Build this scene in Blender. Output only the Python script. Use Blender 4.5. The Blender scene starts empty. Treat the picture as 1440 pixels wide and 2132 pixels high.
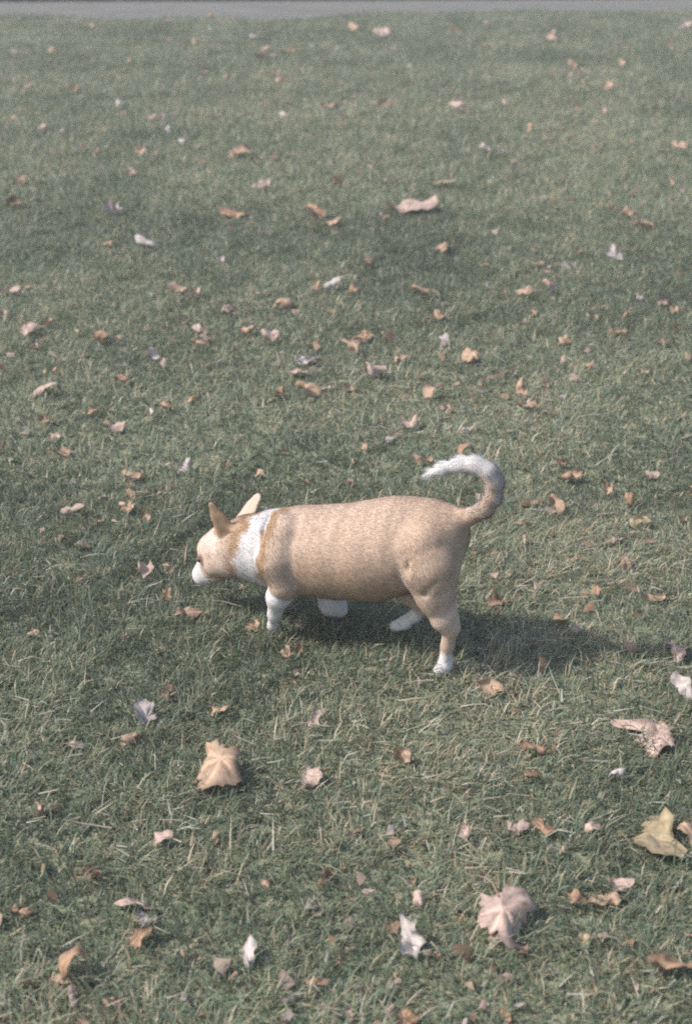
import bpy, math, random
import numpy as np

SEED = 11
FADE_DENSITY = 0.0065
random.seed(SEED)
rng = np.random.default_rng(SEED)
scene = bpy.context.scene
col = scene.collection
R = math.radians

# ------------------------------------------------------------------ camera
CAM_H, PITCH = 1.6, R(25.0)
FPX = 2132 / 36.0 * 50.0            # focal length in photograph pixels
cd = bpy.data.cameras.new('camera')
cd.sensor_fit = 'VERTICAL'; cd.sensor_height = 36.0; cd.lens = 50.0
cd.clip_start = 0.05; cd.clip_end = 2000
cd.dof.use_dof = True; cd.dof.focus_distance = 3.05; cd.dof.aperture_fstop = 4.0
cam = bpy.data.objects.new('camera', cd); col.objects.link(cam)
cam.location = (0, 0, CAM_H); cam.rotation_euler = (math.pi / 2 - PITCH, 0, 0)
scene.camera = cam

# ------------------------------------------------------------------ light
SUN_EL, SUN_AZ = R(45), R(-98)       # azimuth clockwise from +Y: the sun stands to the left
w = bpy.data.worlds.new('World'); scene.world = w; w.use_nodes = True
nt = w.node_tree
bg = nt.nodes['Background']
sky = nt.nodes.new('ShaderNodeTexSky'); sky.sky_type = 'NISHITA'; sky.sun_disc = False
sky.sun_elevation = SUN_EL; sky.sun_rotation = SUN_AZ
sky.air_density = 1.3; sky.dust_density = 3.0; sky.ozone_density = 1.0
nt.links.new(sky.outputs[0], bg.inputs[0]); bg.inputs[1].default_value = 0.128
sd = bpy.data.lights.new('sun', 'SUN'); sd.energy = 3.35; sd.angle = R(1.0); sd.color = (1.0, 0.94, 0.87)
sun = bpy.data.objects.new('sun', sd); col.objects.link(sun)
sun.rotation_euler = (math.pi / 2 - SUN_EL, 0, math.pi - SUN_AZ)
vs = scene.view_settings
vs.view_transform = 'Standard'; vs.look = 'None'; vs.gamma = 1.0; vs.exposure = 1.0
vs.use_curve_mapping = False
scene.cycles.use_denoising = False
scene.cycles.filter_width = 2.0

# ------------------------------------------------------------------ helpers
CP, SP = math.cos(PITCH), math.sin(PITCH)
CAMP = np.array([0, 0, CAM_H])
def ray(u, v):
    x, y = (u - 720) / FPX, (v - 1066) / FPX
    return np.array([x, CP - y * SP, -SP - y * CP])
def ground(u, v, z=0.0):
    d = ray(u, v); t = (z - CAM_H) / d[2]
    return CAMP + d * t
def ppm(u, v):                         # photograph pixels per metre at that ground point
    p = ground(u, v)
    return FPX / (p[1] * CP + (CAM_H - p[2]) * SP)
def project(P):
    P = np.asarray(P, float)
    dx, dy, dz = P[..., 0], P[..., 1], P[..., 2] - CAM_H
    dep = dy * CP - dz * SP
    up = dy * SP + dz * CP
    return 720 + FPX * dx / dep, 1066 - FPX * up / dep

class Noise:                           # smooth 2-D noise out of random waves
    def __init__(s, seed, n=14, lo=1.0, hi=5.0):
        g = np.random.default_rng(seed)
        f = np.exp(g.uniform(math.log(lo), math.log(hi), n)); a = g.uniform(0, 2 * math.pi, n)
        s.kx, s.ky, s.ph, s.n = f * np.cos(a), f * np.sin(a), g.uniform(0, 6.28, n), n
    def __call__(s, x, y):
        o = np.zeros_like(x)
        for i in range(s.n): o += np.sin(s.kx[i] * x + s.ky[i] * y + s.ph[i])
        return o / math.sqrt(s.n / 2)

def make_mesh(name, verts, faces=None, tris=None, quads=None, colors=None, smooth=False, normals=None):
    me = bpy.data.meshes.new(name)
    verts = np.ascontiguousarray(verts, dtype=np.float32)
    parts, starts, n = [], [], 0
    if tris is not None and len(tris):
        parts.append(np.asarray(tris, np.int32).ravel()); starts.append(np.arange(len(tris)) * 3); n = len(tris) * 3
    if quads is not None and len(quads):
        parts.append(np.asarray(quads, np.int32).ravel()); starts.append(n + np.arange(len(quads)) * 4); n += len(quads) * 4
    loops = np.concatenate(parts); st = np.concatenate(starts).astype(np.int32)
    me.vertices.add(len(verts)); me.vertices.foreach_set('co', verts.ravel())
    me.loops.add(len(loops)); me.loops.foreach_set('vertex_index', loops.astype(np.int32))
    me.polygons.add(len(st)); me.polygons.foreach_set('loop_start', st)
    me.update(calc_edges=True)
    if smooth: me.polygons.foreach_set('use_smooth', np.ones(len(st), bool))
    if colors is not None:
        c = np.ones((len(verts), 4), np.float32); c[:, :3] = colors
        a = me.color_attributes.new('Col', 'FLOAT_COLOR', 'POINT'); a.data.foreach_set('color', c.ravel())
    if normals is not None:
        me.polygons.foreach_set('use_smooth', np.ones(len(st), bool))
        me.normals_split_custom_set_from_vertices(np.asarray(normals, np.float32).tolist())
    return me

def link(name, me, mat=None, parent=None):
    o = bpy.data.objects.new(name, me); col.objects.link(o)
    if mat is not None and me is not None and len(me.materials) == 0: me.materials.append(mat)
    if parent is not None: o.parent = parent
    return o
def tag(o, label=None, category=None, group=None, kind=None):
    if label: o['label'] = label
    if category: o['category'] = category
    if group: o['group'] = group
    if kind: o['kind'] = kind
    return o

def new_mat(name):
    m = bpy.data.materials.new(name); m.use_nodes = True
    t = m.node_tree; t.nodes.clear()
    return m, t, t.nodes, t.links

# ------------------------------------------------------------------ materials
def blade_material(name, rough, translucency):
    m, t, N, L = new_mat(name)
    out = N.new('ShaderNodeOutputMaterial'); at = N.new('ShaderNodeAttribute'); at.attribute_name = 'Col'
    p = N.new('ShaderNodeBsdfPrincipled'); p.inputs['Roughness'].default_value = rough
    p.inputs['Specular IOR Level'].default_value = 0.35
    tr = N.new('ShaderNodeBsdfTranslucent'); mx = N.new('ShaderNodeMixShader'); mx.inputs[0].default_value = translucency
    L.new(at.outputs['Color'], p.inputs['Base Color']); L.new(at.outputs['Color'], tr.inputs['Color'])
    L.new(p.outputs[0], mx.inputs[1]); L.new(tr.outputs[0], mx.inputs[2]); L.new(mx.outputs[0], out.inputs[0])
    return m
MAT_GRASS = blade_material('grass_blades', 0.55, 0.42)

def ground_material(name, cols, scale, bump=0.4):
    m, t, N, L = new_mat(name)
    out = N.new('ShaderNodeOutputMaterial'); p = N.new('ShaderNodeBsdfPrincipled'); p.inputs['Roughness'].default_value = 0.95
    p.inputs['Specular IOR Level'].default_value = 0.2
    tc = N.new('ShaderNodeTexCoord')
    n1 = N.new('ShaderNodeTexNoise'); n1.inputs['Scale'].default_value = scale; n1.inputs['Detail'].default_value = 8
    n1.inputs['Roughness'].default_value = 0.7
    cr = N.new('ShaderNodeValToRGB')
    cr.color_ramp.elements[0].position = 0.3; cr.color_ramp.elements[0].color = (*cols[0], 1)
    cr.color_ramp.elements[1].position = 0.7; cr.color_ramp.elements[1].color = (*cols[-1], 1)
    for i, c in enumerate(cols[1:-1]):
        e = cr.color_ramp.elements.new(0.3 + 0.4 * (i + 1) / (len(cols) - 1)); e.color = (*c, 1)
    b = N.new('ShaderNodeBump'); b.inputs['Strength'].default_value = bump; b.inputs['Distance'].default_value = 0.02
    L.new(tc.outputs['Object'], n1.inputs['Vector']); L.new(n1.outputs['Fac'], cr.inputs[0])
    L.new(cr.outputs[0], p.inputs['Base Color']); L.new(n1.outputs['Fac'], b.inputs['Height'])
    L.new(b.outputs[0], p.inputs['Normal']); L.new(p.outputs[0], out.inputs[0])
    return m
MAT_SOIL = ground_material('lawn_soil', [(0.10, 0.115, 0.075), (0.15, 0.165, 0.11), (0.22, 0.20, 0.14)], 24)
MAT_PATH = ground_material('path_gravel', [(0.050, 0.051, 0.050), (0.085, 0.083, 0.079), (0.115, 0.110, 0.104)], 6, 0.25)
mp = MAT_PATH.node_tree.nodes.new('ShaderNodeMapping'); mp.inputs['Scale'].default_value = (.25, 1.6, 1)
MAT_PATH.node_tree.links.new(next(n for n in MAT_PATH.node_tree.nodes if n.type == 'TEX_COORD').outputs['Object'], mp.inputs['Vector'])
MAT_PATH.node_tree.links.new(mp.outputs[0], next(n for n in MAT_PATH.node_tree.nodes if n.type == 'TEX_NOISE').inputs['Vector'])
MAT_VERGE = ground_material('verge_soil', [(0.02, 0.035, 0.028), (0.03, 0.05, 0.04)], 15)

# ------------------------------------------------------------------ ground, path, verge
def sheet(name, pts, mat):
    me = bpy.data.meshes.new(name); me.from_pydata([tuple(p) for p in pts], [], [tuple(range(len(pts)))]); me.update()
    return tag(link(name, me, mat), kind='structure')
gb = 150
sheet('lawn', [(-gb, -gb, 0), (gb, -gb, 0), (gb, gb, 0), (-gb, gb, 0)], MAT_SOIL)
# the path crosses behind the lawn; its two edges follow the photograph
near_px = [(-700, 46), (0, 41), (300, 41), (600, 38), (900, 33), (1200, 27), (1440, 23), (2100, 16)]
far_px = [(-700, 8), (0, 5.5), (600, 3.5), (1220, 0), (1440, -2), (2100, -6)]
near_e = [ground(u, v) for u, v in near_px]; far_e = [ground(u, v) for u, v in far_px]
def extend(e, s=60):
    a = e[0] + (e[0] - e[1]) / np.linalg.norm(e[0] - e[1]) * s
    b = e[-1] + (e[-1] - e[-2]) / np.linalg.norm(e[-1] - e[-2]) * s
    return [a] + e + [b]
def edge_y(e, x):
    E = np.array(e); return np.interp(x, E[:, 0], E[:, 1])
near_x, far_x = extend(near_e), extend(far_e)
xs = np.linspace(-50, 50, 201)
yn, yf = edge_y(near_x, xs), edge_y(far_x, xs)
yn = yn + 0.20 * np.sin(xs * 1.3) + 0.12 * np.sin(xs * 3.7 + 1)
pv = np.concatenate([np.c_[xs, yn, np.full(201, 0.006)], np.c_[xs, (yn + yf) / 2, np.full(201, 0.03)], np.c_[xs, yf, np.full(201, 0.006)]])
pq = [(r * 201 + i, r * 201 + i + 1, (r + 1) * 201 + i + 1, (r + 1) * 201 + i) for r in range(2) for i in range(200)]
tag(link('path', make_mesh('path', pv, quads=pq, smooth=True), MAT_PATH), kind='structure')
vv = np.concatenate([np.c_[xs, yf + 0.02, np.full(201, 0.012)], np.c_[xs, yf + 5, np.full(201, 0.012)]])
vq = [(i, i + 1, 201 + i + 1, 201 + i) for i in range(200)]
tag(link('verge', make_mesh('verge', vv, quads=vq), MAT_VERGE), kind='structure')

# ------------------------------------------------------------------ grass
# sunlit and shaded lawn bands put into blade colour and share of dead blades (photograph px, spread, amount)
LIT_BANDS = [(1280, 1150, 230, 150, .8), (780, 1560, 280, 150, .75), (1180, 1480, 220, 120, .5), (780, 850, 260, 70, .55), (1150, 870, 300, 80, .4),
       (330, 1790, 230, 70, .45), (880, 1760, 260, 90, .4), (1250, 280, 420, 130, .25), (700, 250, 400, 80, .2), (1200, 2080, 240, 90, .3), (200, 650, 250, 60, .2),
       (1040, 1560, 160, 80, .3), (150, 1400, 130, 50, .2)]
SHADE_BANDS = [(250, 1250, 260, 130, .6), (380, 1430, 200, 70, .5), (600, 520, 380, 100, .6), (1050, 650, 350, 80, .6), (120, 1980, 200, 130, .4), (650, 2010, 220, 100, .4),
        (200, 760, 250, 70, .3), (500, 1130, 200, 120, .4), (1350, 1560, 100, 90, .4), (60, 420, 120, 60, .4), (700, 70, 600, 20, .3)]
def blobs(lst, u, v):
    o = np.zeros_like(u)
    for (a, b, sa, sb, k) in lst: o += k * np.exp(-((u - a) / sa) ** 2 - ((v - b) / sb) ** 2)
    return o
nz1, nz2, nz3 = Noise(1, 16, 2, 9), Noise(2, 16, 8, 40), Noise(3, 16, 15, 70)

GV, GT, GQ, GC = [], [], [], []
gcount = 0
def add_blades(x, y, h, wd, az, lean, bend, colr, segs, z0=0.0):
    """h length, lean angle from upright at base (rad), bend extra angle at the tip"""
    global gcount
    n = len(x)
    dx, dy = np.cos(az), np.sin(az)
    tw = az + math.pi / 2 + rng.normal(0, 0.5, n)
    sx, sy = np.cos(tw), np.sin(tw)
    rows, cx, cy, cz = [], x.copy(), y.copy(), np.zeros(n) + z0
    prof = {2: [1.0, 0.75], 1: [1.0]}[segs]
    ang = lean.copy()
    for k in range(segs):
        hw = wd * prof[k] / 2
        rows.append(np.stack([cx - sx * hw, cy - sy * hw, cz], 1)); rows.append(np.stack([cx + sx * hw, cy + sy * hw, cz], 1))
        st = h / segs
        cx = cx + dx * np.sin(ang) * st; cy = cy + dy * np.sin(ang) * st; cz = np.maximum(cz + np.cos(ang) * st, 0.004)
        ang = ang + bend
    rows.append(np.stack([cx, cy, cz], 1))
    V = np.stack(rows, 1); nv = V.shape[1]
    base = gcount + np.arange(n) * nv
    if segs == 2:
        GQ.append(np.stack([base, base + 1, base + 3, base + 2], 1)); GT.append(np.stack([base + 2, base + 3, base + 4], 1))
    else:
        GT.append(np.stack([base, base + 1, base + 2], 1))
    GV.append(V.reshape(-1, 3)); GC.append(np.repeat(colr, nv, axis=0)); gcount += n * nv

GREENS = np.array([[.110, .152, .096], [.126, .168, .104], [.150, .180, .110], [.118, .164, .112], [.166, .184, .112], [.106, .156, .106], [.178, .190, .128]])
GREENS = GREENS * 0.88
DRYC = 0.93 * np.array([[.36, .31, .21], [.42, .37, .28], [.30, .26, .17], [.40, .38, .32], [.34, .25, .17], [.28, .28, .18]])
FEET = [tuple(ground(u, v)[:2]) for (u, v) in ((925, 1412), (566, 1350), (835, 1318), (725, 1322))]
def grass_zone(y0, y1, dens, margin, hmean, wmean, segs):
    half = (y1 * 1.06 + 0.4) * 0.25 + margin
    n = int(dens * (y1 - y0) * 2 * half)
    x = rng.uniform(-half, half, n); y = rng.uniform(y0, y1, n)
    hv = (np.sqrt(y * y + 2.0) * 0.25 + margin)
    k = (np.abs(x) < hv) & (y < edge_y(near_x, x) + 0.20 * np.sin(x * 1.3) + 0.12 * np.sin(x * 3.7 + 1) + np.abs(rng.normal(0, .16, n)) * (.5 + .5 * np.sin(x * 3.1)))
    x, y = x[k], y[k]; n = len(x)
    u, v = project(np.stack([x, y, np.zeros(n)], 1))
    d = blobs(LIT_BANDS, u, v); l = blobs(SHADE_BANDS, u, v)
    f1, f2, f3 = nz1(x, y), nz2(x, y), nz3(x, y)
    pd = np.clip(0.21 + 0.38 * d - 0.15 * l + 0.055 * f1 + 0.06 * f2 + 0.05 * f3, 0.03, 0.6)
    isd = rng.random(n) < pd
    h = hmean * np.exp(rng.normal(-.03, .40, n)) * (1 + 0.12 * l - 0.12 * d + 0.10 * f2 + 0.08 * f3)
    for (fx, fy) in FEET: h = h * (1 + .55 * np.exp(-((x - fx) ** 2 + (y - fy) ** 2) / .06 ** 2))     # longer tufts the mower left where the dog treads
    h = np.clip(h, hmean * .35, hmean * 2.2)
    wd = wmean * rng.uniform(.65, 1.35, n)
    az = rng.uniform(0, 2 * math.pi, n) + 0.0
    # neighbouring blades lean the same way in clumps
    az = np.where(rng.random(n) < .5, 2.2 * f2 + 1.1 * f3 + rng.normal(0, .6, n), az)
    lean = np.abs(rng.normal(.7, .32, n)); bend = np.abs(rng.normal(.65, .35, n))
    lean = np.where(isd, np.abs(rng.normal(1.0, .35, n)), lean); h = np.where(isd, h * 1.05, h)
    c = GREENS[rng.integers(0, len(GREENS), n)]
    c = c * (1 + 0.09 * f1[:, None] + 0.08 * f2[:, None] + rng.normal(0, .10, n)[:, None] - 0.26 * l[:, None] + 0.24 * d[:, None])  # shade bands darken and lit bands brighten the blade colour
    cd_ = DRYC[rng.integers(0, len(DRYC), n)] * (1 + rng.normal(0, .15, n))[:, None]
    c = np.clip(np.where(isd[:, None], cd_, c), .02, .7)
    add_blades(x, y, h, wd, az, lean, bend, c, segs)
grass_zone(1.25, 3.6, 29000, .65, .032, .0031, 2)
grass_zone(3.6, 7.0, 15500, .75, .032, .0041, 2)
grass_zone(7.0, 16.5, 6500, .8, .038, .0068, 1)
g = link('grass', make_mesh('grass', np.concatenate(GV), tris=np.concatenate(GT), quads=np.concatenate(GQ), colors=np.concatenate(GC)), MAT_GRASS)
tag(g, 'short green autumn lawn grass with dead straw coloured blades mixed in', 'grass', kind='stuff')

# loose dead stems and clippings lying on top of the lawn
GV, GT, GQ, GC = [], [], [], []; gcount = 0
def thatch(n, y0, y1, lmean, wmean):
    half = y1 * .25 + 1.0
    x = rng.uniform(-half, half, n); y = rng.uniform(y0, y1, n)
    u, v = project(np.stack([x, y, np.zeros(n)], 1))
    pr = 0.3 + .8 * blobs(LIT_BANDS, u, v) - .3 * blobs(SHADE_BANDS, u, v) + .2 * nz2(x, y)
    k = (rng.random(n) < pr) & (y < edge_y(near_x, x) - .1)
    x, y = x[k], y[k]; n = len(x)
    az = np.where(rng.random(n) < .55, rng.normal(0, .35, n) + math.pi * rng.integers(0, 2, n), rng.uniform(0, 6.28, n))
    c = np.array([[.46, .42, .34], [.52, .48, .42], [.42, .38, .27], [.44, .47, .40], [.50, .42, .33]])[rng.integers(0, 5, n)] * rng.uniform(.6, .95, (n, 1))
    add_blades(x, y, lmean * np.exp(rng.normal(0, .35, n)), wmean * rng.uniform(.7, 1.4, n), az, rng.normal(1.45, .18, n), rng.normal(0.08, .15, n), c, 2, z0=rng.uniform(.016, .028, n))
thatch(4200, 1.4, 3.6, .036, .0031)
thatch(6000, 3.6, 8.0, .034, .0042)
o = link('dead_grass', make_mesh('dead_grass', np.concatenate(GV), tris=np.concatenate(GT), quads=np.concatenate(GQ), colors=np.concatenate(GC)), MAT_GRASS)
tag(o, 'loose pale dead grass clippings lying across the lawn', 'dead grass', kind='stuff')

# dark low ground cover beyond the path
GV, GT, GQ, GC = [], [], [], []; gcount = 0
n = 26000
x = rng.uniform(-7.5, 7.5, n); y = edge_y(far_x, x) + rng.uniform(0.0, 2.0, n) ** 1.0
c = np.array([[.018, .036, .026], [.025, .045, .032], [.03, .05, .03]])[rng.integers(0, 3, n)] * rng.uniform(.7, 1.3, (n, 1))
add_blades(x, y, rng.uniform(.08, .2, n), rng.uniform(.02, .04, n), rng.uniform(0, 6.28, n), np.abs(rng.normal(.4, .3, n)), np.abs(rng.normal(.7, .3, n)), c, 2)
o = link('ground_cover', make_mesh('ground_cover', np.concatenate(GV), tris=np.concatenate(GT), quads=np.concatenate(GQ), colors=np.concatenate(GC)), MAT_GRASS)
tag(o, 'dark green leafy ground cover along the far side of the path', 'ground cover', kind='stuff')

# ------------------------------------------------------------------ the dog
TH = R(22.5)
FWD = np.array([-math.cos(TH), math.sin(TH), 0.0]); LEFT = np.array([-math.sin(TH), -math.cos(TH), 0.0]); UP = np.array([0, 0, 1.0])
DOG0 = np.array([0.213, 2.612, 0.0]) - LEFT * 0.05
PXM = 1 / 950.0
def P(u, v, lat=0.0):
    """world point of a spot seen at (u,v) that lies lat metres to the dog's left of its mid plane"""
    d = ray(u, v); q = DOG0 + LEFT * lat
    t = np.dot(q - CAMP, LEFT) / np.dot(d, LEFT)
    return CAMP + d * t
VOX = 0.0034
lo = np.array([-0.36, 2.52, -0.01]); hi = np.array([0.40, 3.05, 0.50])
dims = np.ceil((hi - lo) / VOX).astype(int) + 1
ax = [lo[i] + VOX * np.arange(dims[i]) for i in range(3)]
F = np.full(dims, 1.0, np.float32)
PR = []       # (a, b, flow axis a->b, kind) for fur direction and length
def prim(a, b, ra, rb, k=0.02, squash=None, sub=False, kind='body', flow=None):
    a, b = np.asarray(a, float), np.asarray(b, float)
    m = max(ra, rb) * (1.0) + k * 1.5 + 0.03
    l0 = np.minimum(a, b) - m; h0 = np.maximum(a, b) + m
    i0 = np.clip(((l0 - lo) / VOX).astype(int), 0, dims); i1 = np.clip(((h0 - lo) / VOX).astype(int) + 1, 0, dims)
    sl = tuple(slice(i0[i], i1[i]) for i in range(3))
    X, Y, Z = np.meshgrid(*[ax[i][sl[i]] for i in range(3)], indexing='ij')
    p = np.stack([X, Y, Z], -1).astype(np.float32)
    d = prim_dist(p, a, b, ra, rb, squash).astype(np.float32)
    f = F[sl]
    if sub:
        d = -d; hh = np.clip(0.5 - 0.5 * (d - f) / k, 0, 1) if False else np.clip(0.5 + 0.5 * (d - f) / k, 0, 1)
        F[sl] = f * (1 - hh) + d * hh + k * hh * (1 - hh)
    else:
        hh = np.clip(0.5 + 0.5 * (d - f) / k, 0, 1)
        F[sl] = d * (1 - hh) + f * hh - k * hh * (1 - hh)
        fl = (b - a) if flow is None else np.asarray(flow, float)
        PR.append((a, b, ra, rb, squash, fl / (np.linalg.norm(fl) + 1e-9), kind))
def prim_dist(p, a, b, ra, rb, squash):
    pa = p - a; ba = b - a
    L2 = float(np.dot(ba, ba)) + 1e-12
    t = np.clip((pa @ ba) / L2, 0, 1)
    q = pa - t[..., None] * ba
    r = ra + (rb - ra) * t
    if squash is None:
        return np.sqrt((q * q).sum(-1)) - r
    nrm, s = squash                       # thickness along nrm is r*s
    w_ = q @ nrm
    v_ = q - w_[..., None] * nrm
    e = np.sqrt((v_ * v_).sum(-1) + (w_ / s) ** 2)
    return (e - r) * min(1.0, s + 0.25 * (s < 1))
def chain(pts, k=0.02, kind='body', squash=None):
    """pts: (u, v, lat, radius_px)"""
    q = [(P(u, v, l), r * PXM) for (u, v, l, r) in pts]
    for (a, ra), (b, rb) in zip(q[:-1], q[1:]): prim(a, b, ra, rb, k, squash, kind=kind)

W = (LEFT, 0.92)
# trunk, from the chest back to the rump
chain([(545, 1142, 0, 70), (585, 1143, 0, 82), (635, 1146, 0, 92), (700, 1149, 0, 96), (770, 1148, 0, 101), (830, 1134, 0, 97), (880, 1121, 0, 82), (911, 1111, 0, 63)], 0.02, 'body', W)
# neck
chain([(472, 1143, -.004, 47), (515, 1141, -.002, 65), (560, 1142, 0, 74)], 0.02, 'neck')
# skull, cheeks, muzzle
chain([(446, 1144, -.008, 37), (466, 1138, -.004, 45)], 0.018, 'head')
chain([(452, 1172, .012, 31), (470, 1166, .018, 36)], 0.022, 'head')
chain([(456, 1162, -.040, 33), (474, 1160, -.042, 36)], 0.02, 'head')
chain([(423, 1195, -.019, 24), (443, 1175, -.010, 33)], 0.010, 'muzzle')
chain([(424, 1201, -.016, 15), (454, 1188, -.002, 25)], 0.014, 'muzzle')
# tail
TAIL = [(945, 1085, 0, 32), (978, 1074, 0, 16), (1005, 1062, .004, 14), (1024, 1038, .008, 14.5), (1029, 1008, .012, 15), (1019, 985, .016, 15), (995, 970, .02, 14), (963, 967, .024, 12), (928, 975, .028, 9), (902, 985, .030, 5), (892, 989, .031, 2.5)]
chain(TAIL[:2], 0.014, 'body'); chain(TAIL[1:], 0.012, 'tail')
# near hind leg
chain([(880, 1135, .040, 58), (892, 1178, .052, 56)], 0.012, 'thigh')
chain([(902, 1178, .052, 54), (905, 1222, .056, 43)], 0.015, 'thigh')
chain([(880, 1205, .055, 33), (906, 1242, .056, 36), (926, 1288, .056, 27), (938, 1308, .056, 18)], 0.012, 'leg')
chain([(938, 1304, .056, 17), (931, 1345, .056, 13), (925, 1385, .056, 13)], 0.008, 'foot')
chain([(927, 1387, .056, 14), (915, 1398, .057, 14)], 0.01, 'foot')
# far hind leg, set forward
chain([(890, 1140, -.035, 58), (868, 1190, -.052, 50)], 0.015, 'thigh')
chain([(862, 1195, -.055, 46), (852, 1225, -.056, 32), (882, 1262, -.056, 20)], 0.012, 'leg')
chain([(884, 1264, -.056, 15), (862, 1283, -.056, 13), (842, 1296, -.056, 13)], 0.008, 'foot')
chain([(844, 1298, -.056, 13), (824, 1304, -.056, 13)], 0.01, 'foot')
# near fore leg
chain([(594, 1112, .044, 40), (580, 1165, .064, 45)], 0.009, 'thigh')
chain([(578, 1165, .066, 45), (594, 1213, .070, 33)], 0.008, 'thigh')
chain([(592, 1220, .066, 29), (580, 1243, .066, 25), (572, 1278, .056, 14), (569, 1302, .044, 11), (566, 1324, .036, 12)], 0.010, 'foot')
chain([(592, 1232, .066, 17), (598, 1243, .066, 12)], 0.010, 'foot')
chain([(569, 1326, .036, 14), (557, 1334, .036, 14)], 0.01, 'foot')
# far fore leg, lifted with the wrist bent
chain([(612, 1140, -.050, 44), (640, 1200, -.060, 38)], 0.012, 'thigh')
chain([(665, 1195, -.060, 30), (683, 1228, -.058, 26), (691, 1255, -.056, 29)], 0.010, 'foot')
chain([(693, 1258, -.056, 27), (704, 1266, -.056, 18), (709, 1272, -.056, 13)], 0.01, 'foot')
# ears: flattened cones, hollowed on the front side
def ear(base, mid, tip, wid, facing, squash, hollow=True):
    b, m_, t_ = P(*base), P(*mid), P(*tip)
    axis = (t_ - b) / np.linalg.norm(t_ - b)
    f = np.asarray(facing, float); f = f - axis * f.dot(axis); f /= np.linalg.norm(f)
    prim(b, m_, wid[0] * PXM, wid[1] * PXM, 0.010, (f, squash), kind='ear')
    prim(m_, t_, wid[1] * PXM, wid[2] * PXM, 0.006, (f, squash), kind='ear')
    if hollow: prim(b + f * .012 + axis * .012, m_ + f * .010, wid[0] * .62 * PXM, wid[1] * .55 * PXM, 0.006, (f, .36), sub=True)
HEADF = P(418, 1193, -.02) - P(470, 1141, -.004); HEADF[2] = 0; HEADF /= np.linalg.norm(HEADF)
ear((476, 1114, .020), (457, 1080, .034), (442, 1053, .046), (34, 19, 10), HEADF * .15 + LEFT * .97 + UP * .1, .30)
ear((500, 1092, -.056), (520, 1062, -.072), (534, 1039, -.082), (24, 19, 14), np.array([-.75, -.55, .3]), .30, hollow=False)

def surf_hit(u, v):
    d = ray(u, v); d = d / np.linalg.norm(d)
    for t in np.arange(2.4, 3.9, 0.001):
        p = CAMP + d * t; i = np.round((p - lo) / VOX).astype(int)
        if (i >= 0).all() and (i < dims).all() and F[tuple(i)] < 0: return p
    return None
def groove(pts, r, k):
    hits = [surf_hit(u, v) for (u, v) in pts]
    hits = [h_ for h_ in hits if h_ is not None]
    for a, b in zip(hits[:-1], hits[1:]): prim(a, b, r, r, k, sub=True)
groove([(848, 1172), (847, 1184), (847, 1196)], .0018, .014)                                          # flank fold
groove([(560, 1072), (548, 1105), (545, 1140), (548, 1172)], .0035, .010)                               # loose skin on the neck
groove([(905, 1215), (890, 1228), (884, 1240)], .003, .010)
groove([(428, 1206), (440, 1205), (450, 1198)], .0015, .004)                               # lips

# surface nets
def surface_nets(F):
    s = F < 0
    nx, ny, nz = F.shape
    cnt = np.zeros((nx - 1, ny - 1, nz - 1), np.int8)
    for i in (0, 1):
        for j in (0, 1):
            for k in (0, 1): cnt += s[i:nx - 1 + i, j:ny - 1 + j, k:nz - 1 + k]
    act = (cnt > 0) & (cnt < 8)
    idx = -np.ones(act.shape, np.int64); c = np.argwhere(act); idx[act] = np.arange(len(c))
    acc = np.zeros((len(c), 3)); num = np.zeros(len(c))
    corners = [(i, j, k) for i in (0, 1) for j in (0, 1) for k in (0, 1)]
    for a in corners:
        for d in range(3):
            if a[d] == 1: continue
            b = list(a); b[d] = 1
            fa = F[c[:, 0] + a[0], c[:, 1] + a[1], c[:, 2] + a[2]]; fb = F[c[:, 0] + b[0], c[:, 1] + b[1], c[:, 2] + b[2]]
            m = (fa < 0) != (fb < 0)
            t = np.where(m, fa / (fa - fb + 1e-12), 0)
            pt = c + np.array(a); pt = pt.astype(float); pt[:, d] += t
            acc[m] += pt[m]; num[m] += 1
    V = lo + VOX * acc / num[:, None]
    Q = []
    for d in range(3):
        e, f = (d + 1) % 3, (d + 2) % 3
        A = np.take(s, range(0, F.shape[d] - 1), d); B = np.take(s, range(1, F.shape[d]), d)
        g = np.argwhere(A != B); g = g[(g[:, e] > 0) & (g[:, f] > 0) & (g[:, e] < F.shape[e] - 1) & (g[:, f] < F.shape[f] - 1)]
        ins = s[g[:, 0], g[:, 1], g[:, 2]]
        def cell(de, df):
            h = g.copy(); h[:, e] -= de; h[:, f] -= df
            return idx[h[:, 0], h[:, 1], h[:, 2]]
        q = np.stack([cell(1, 1), cell(0, 1), cell(0, 0), cell(1, 0)], 1)
        q[~ins] = q[~ins][:, ::-1]
        Q.append(q)
    return V, np.concatenate(Q)
DV, DQ = surface_nets(F)
def vertex_normals(V, Q):
    nn = np.cross(V[Q[:, 2]] - V[Q[:, 0]], V[Q[:, 3]] - V[Q[:, 1]])
    o = np.zeros_like(V)
    for k in range(4): np.add.at(o, Q[:, k], nn)
    return o / (np.linalg.norm(o, axis=1, keepdims=True) + 1e-12)
for it in range(4):                   # relax
    s_ = np.zeros_like(DV); c_ = np.zeros(len(DV))
    for k in range(4):
        a, b = DQ[:, k], DQ[:, (k + 1) % 4]
        np.add.at(s_, a, DV[b]); np.add.at(c_, a, 1)
    DV = DV + (s_ / c_[:, None] - DV) * (0.5 if it % 2 == 0 else -0.42)
DN = vertex_normals(DV, DQ)

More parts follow.
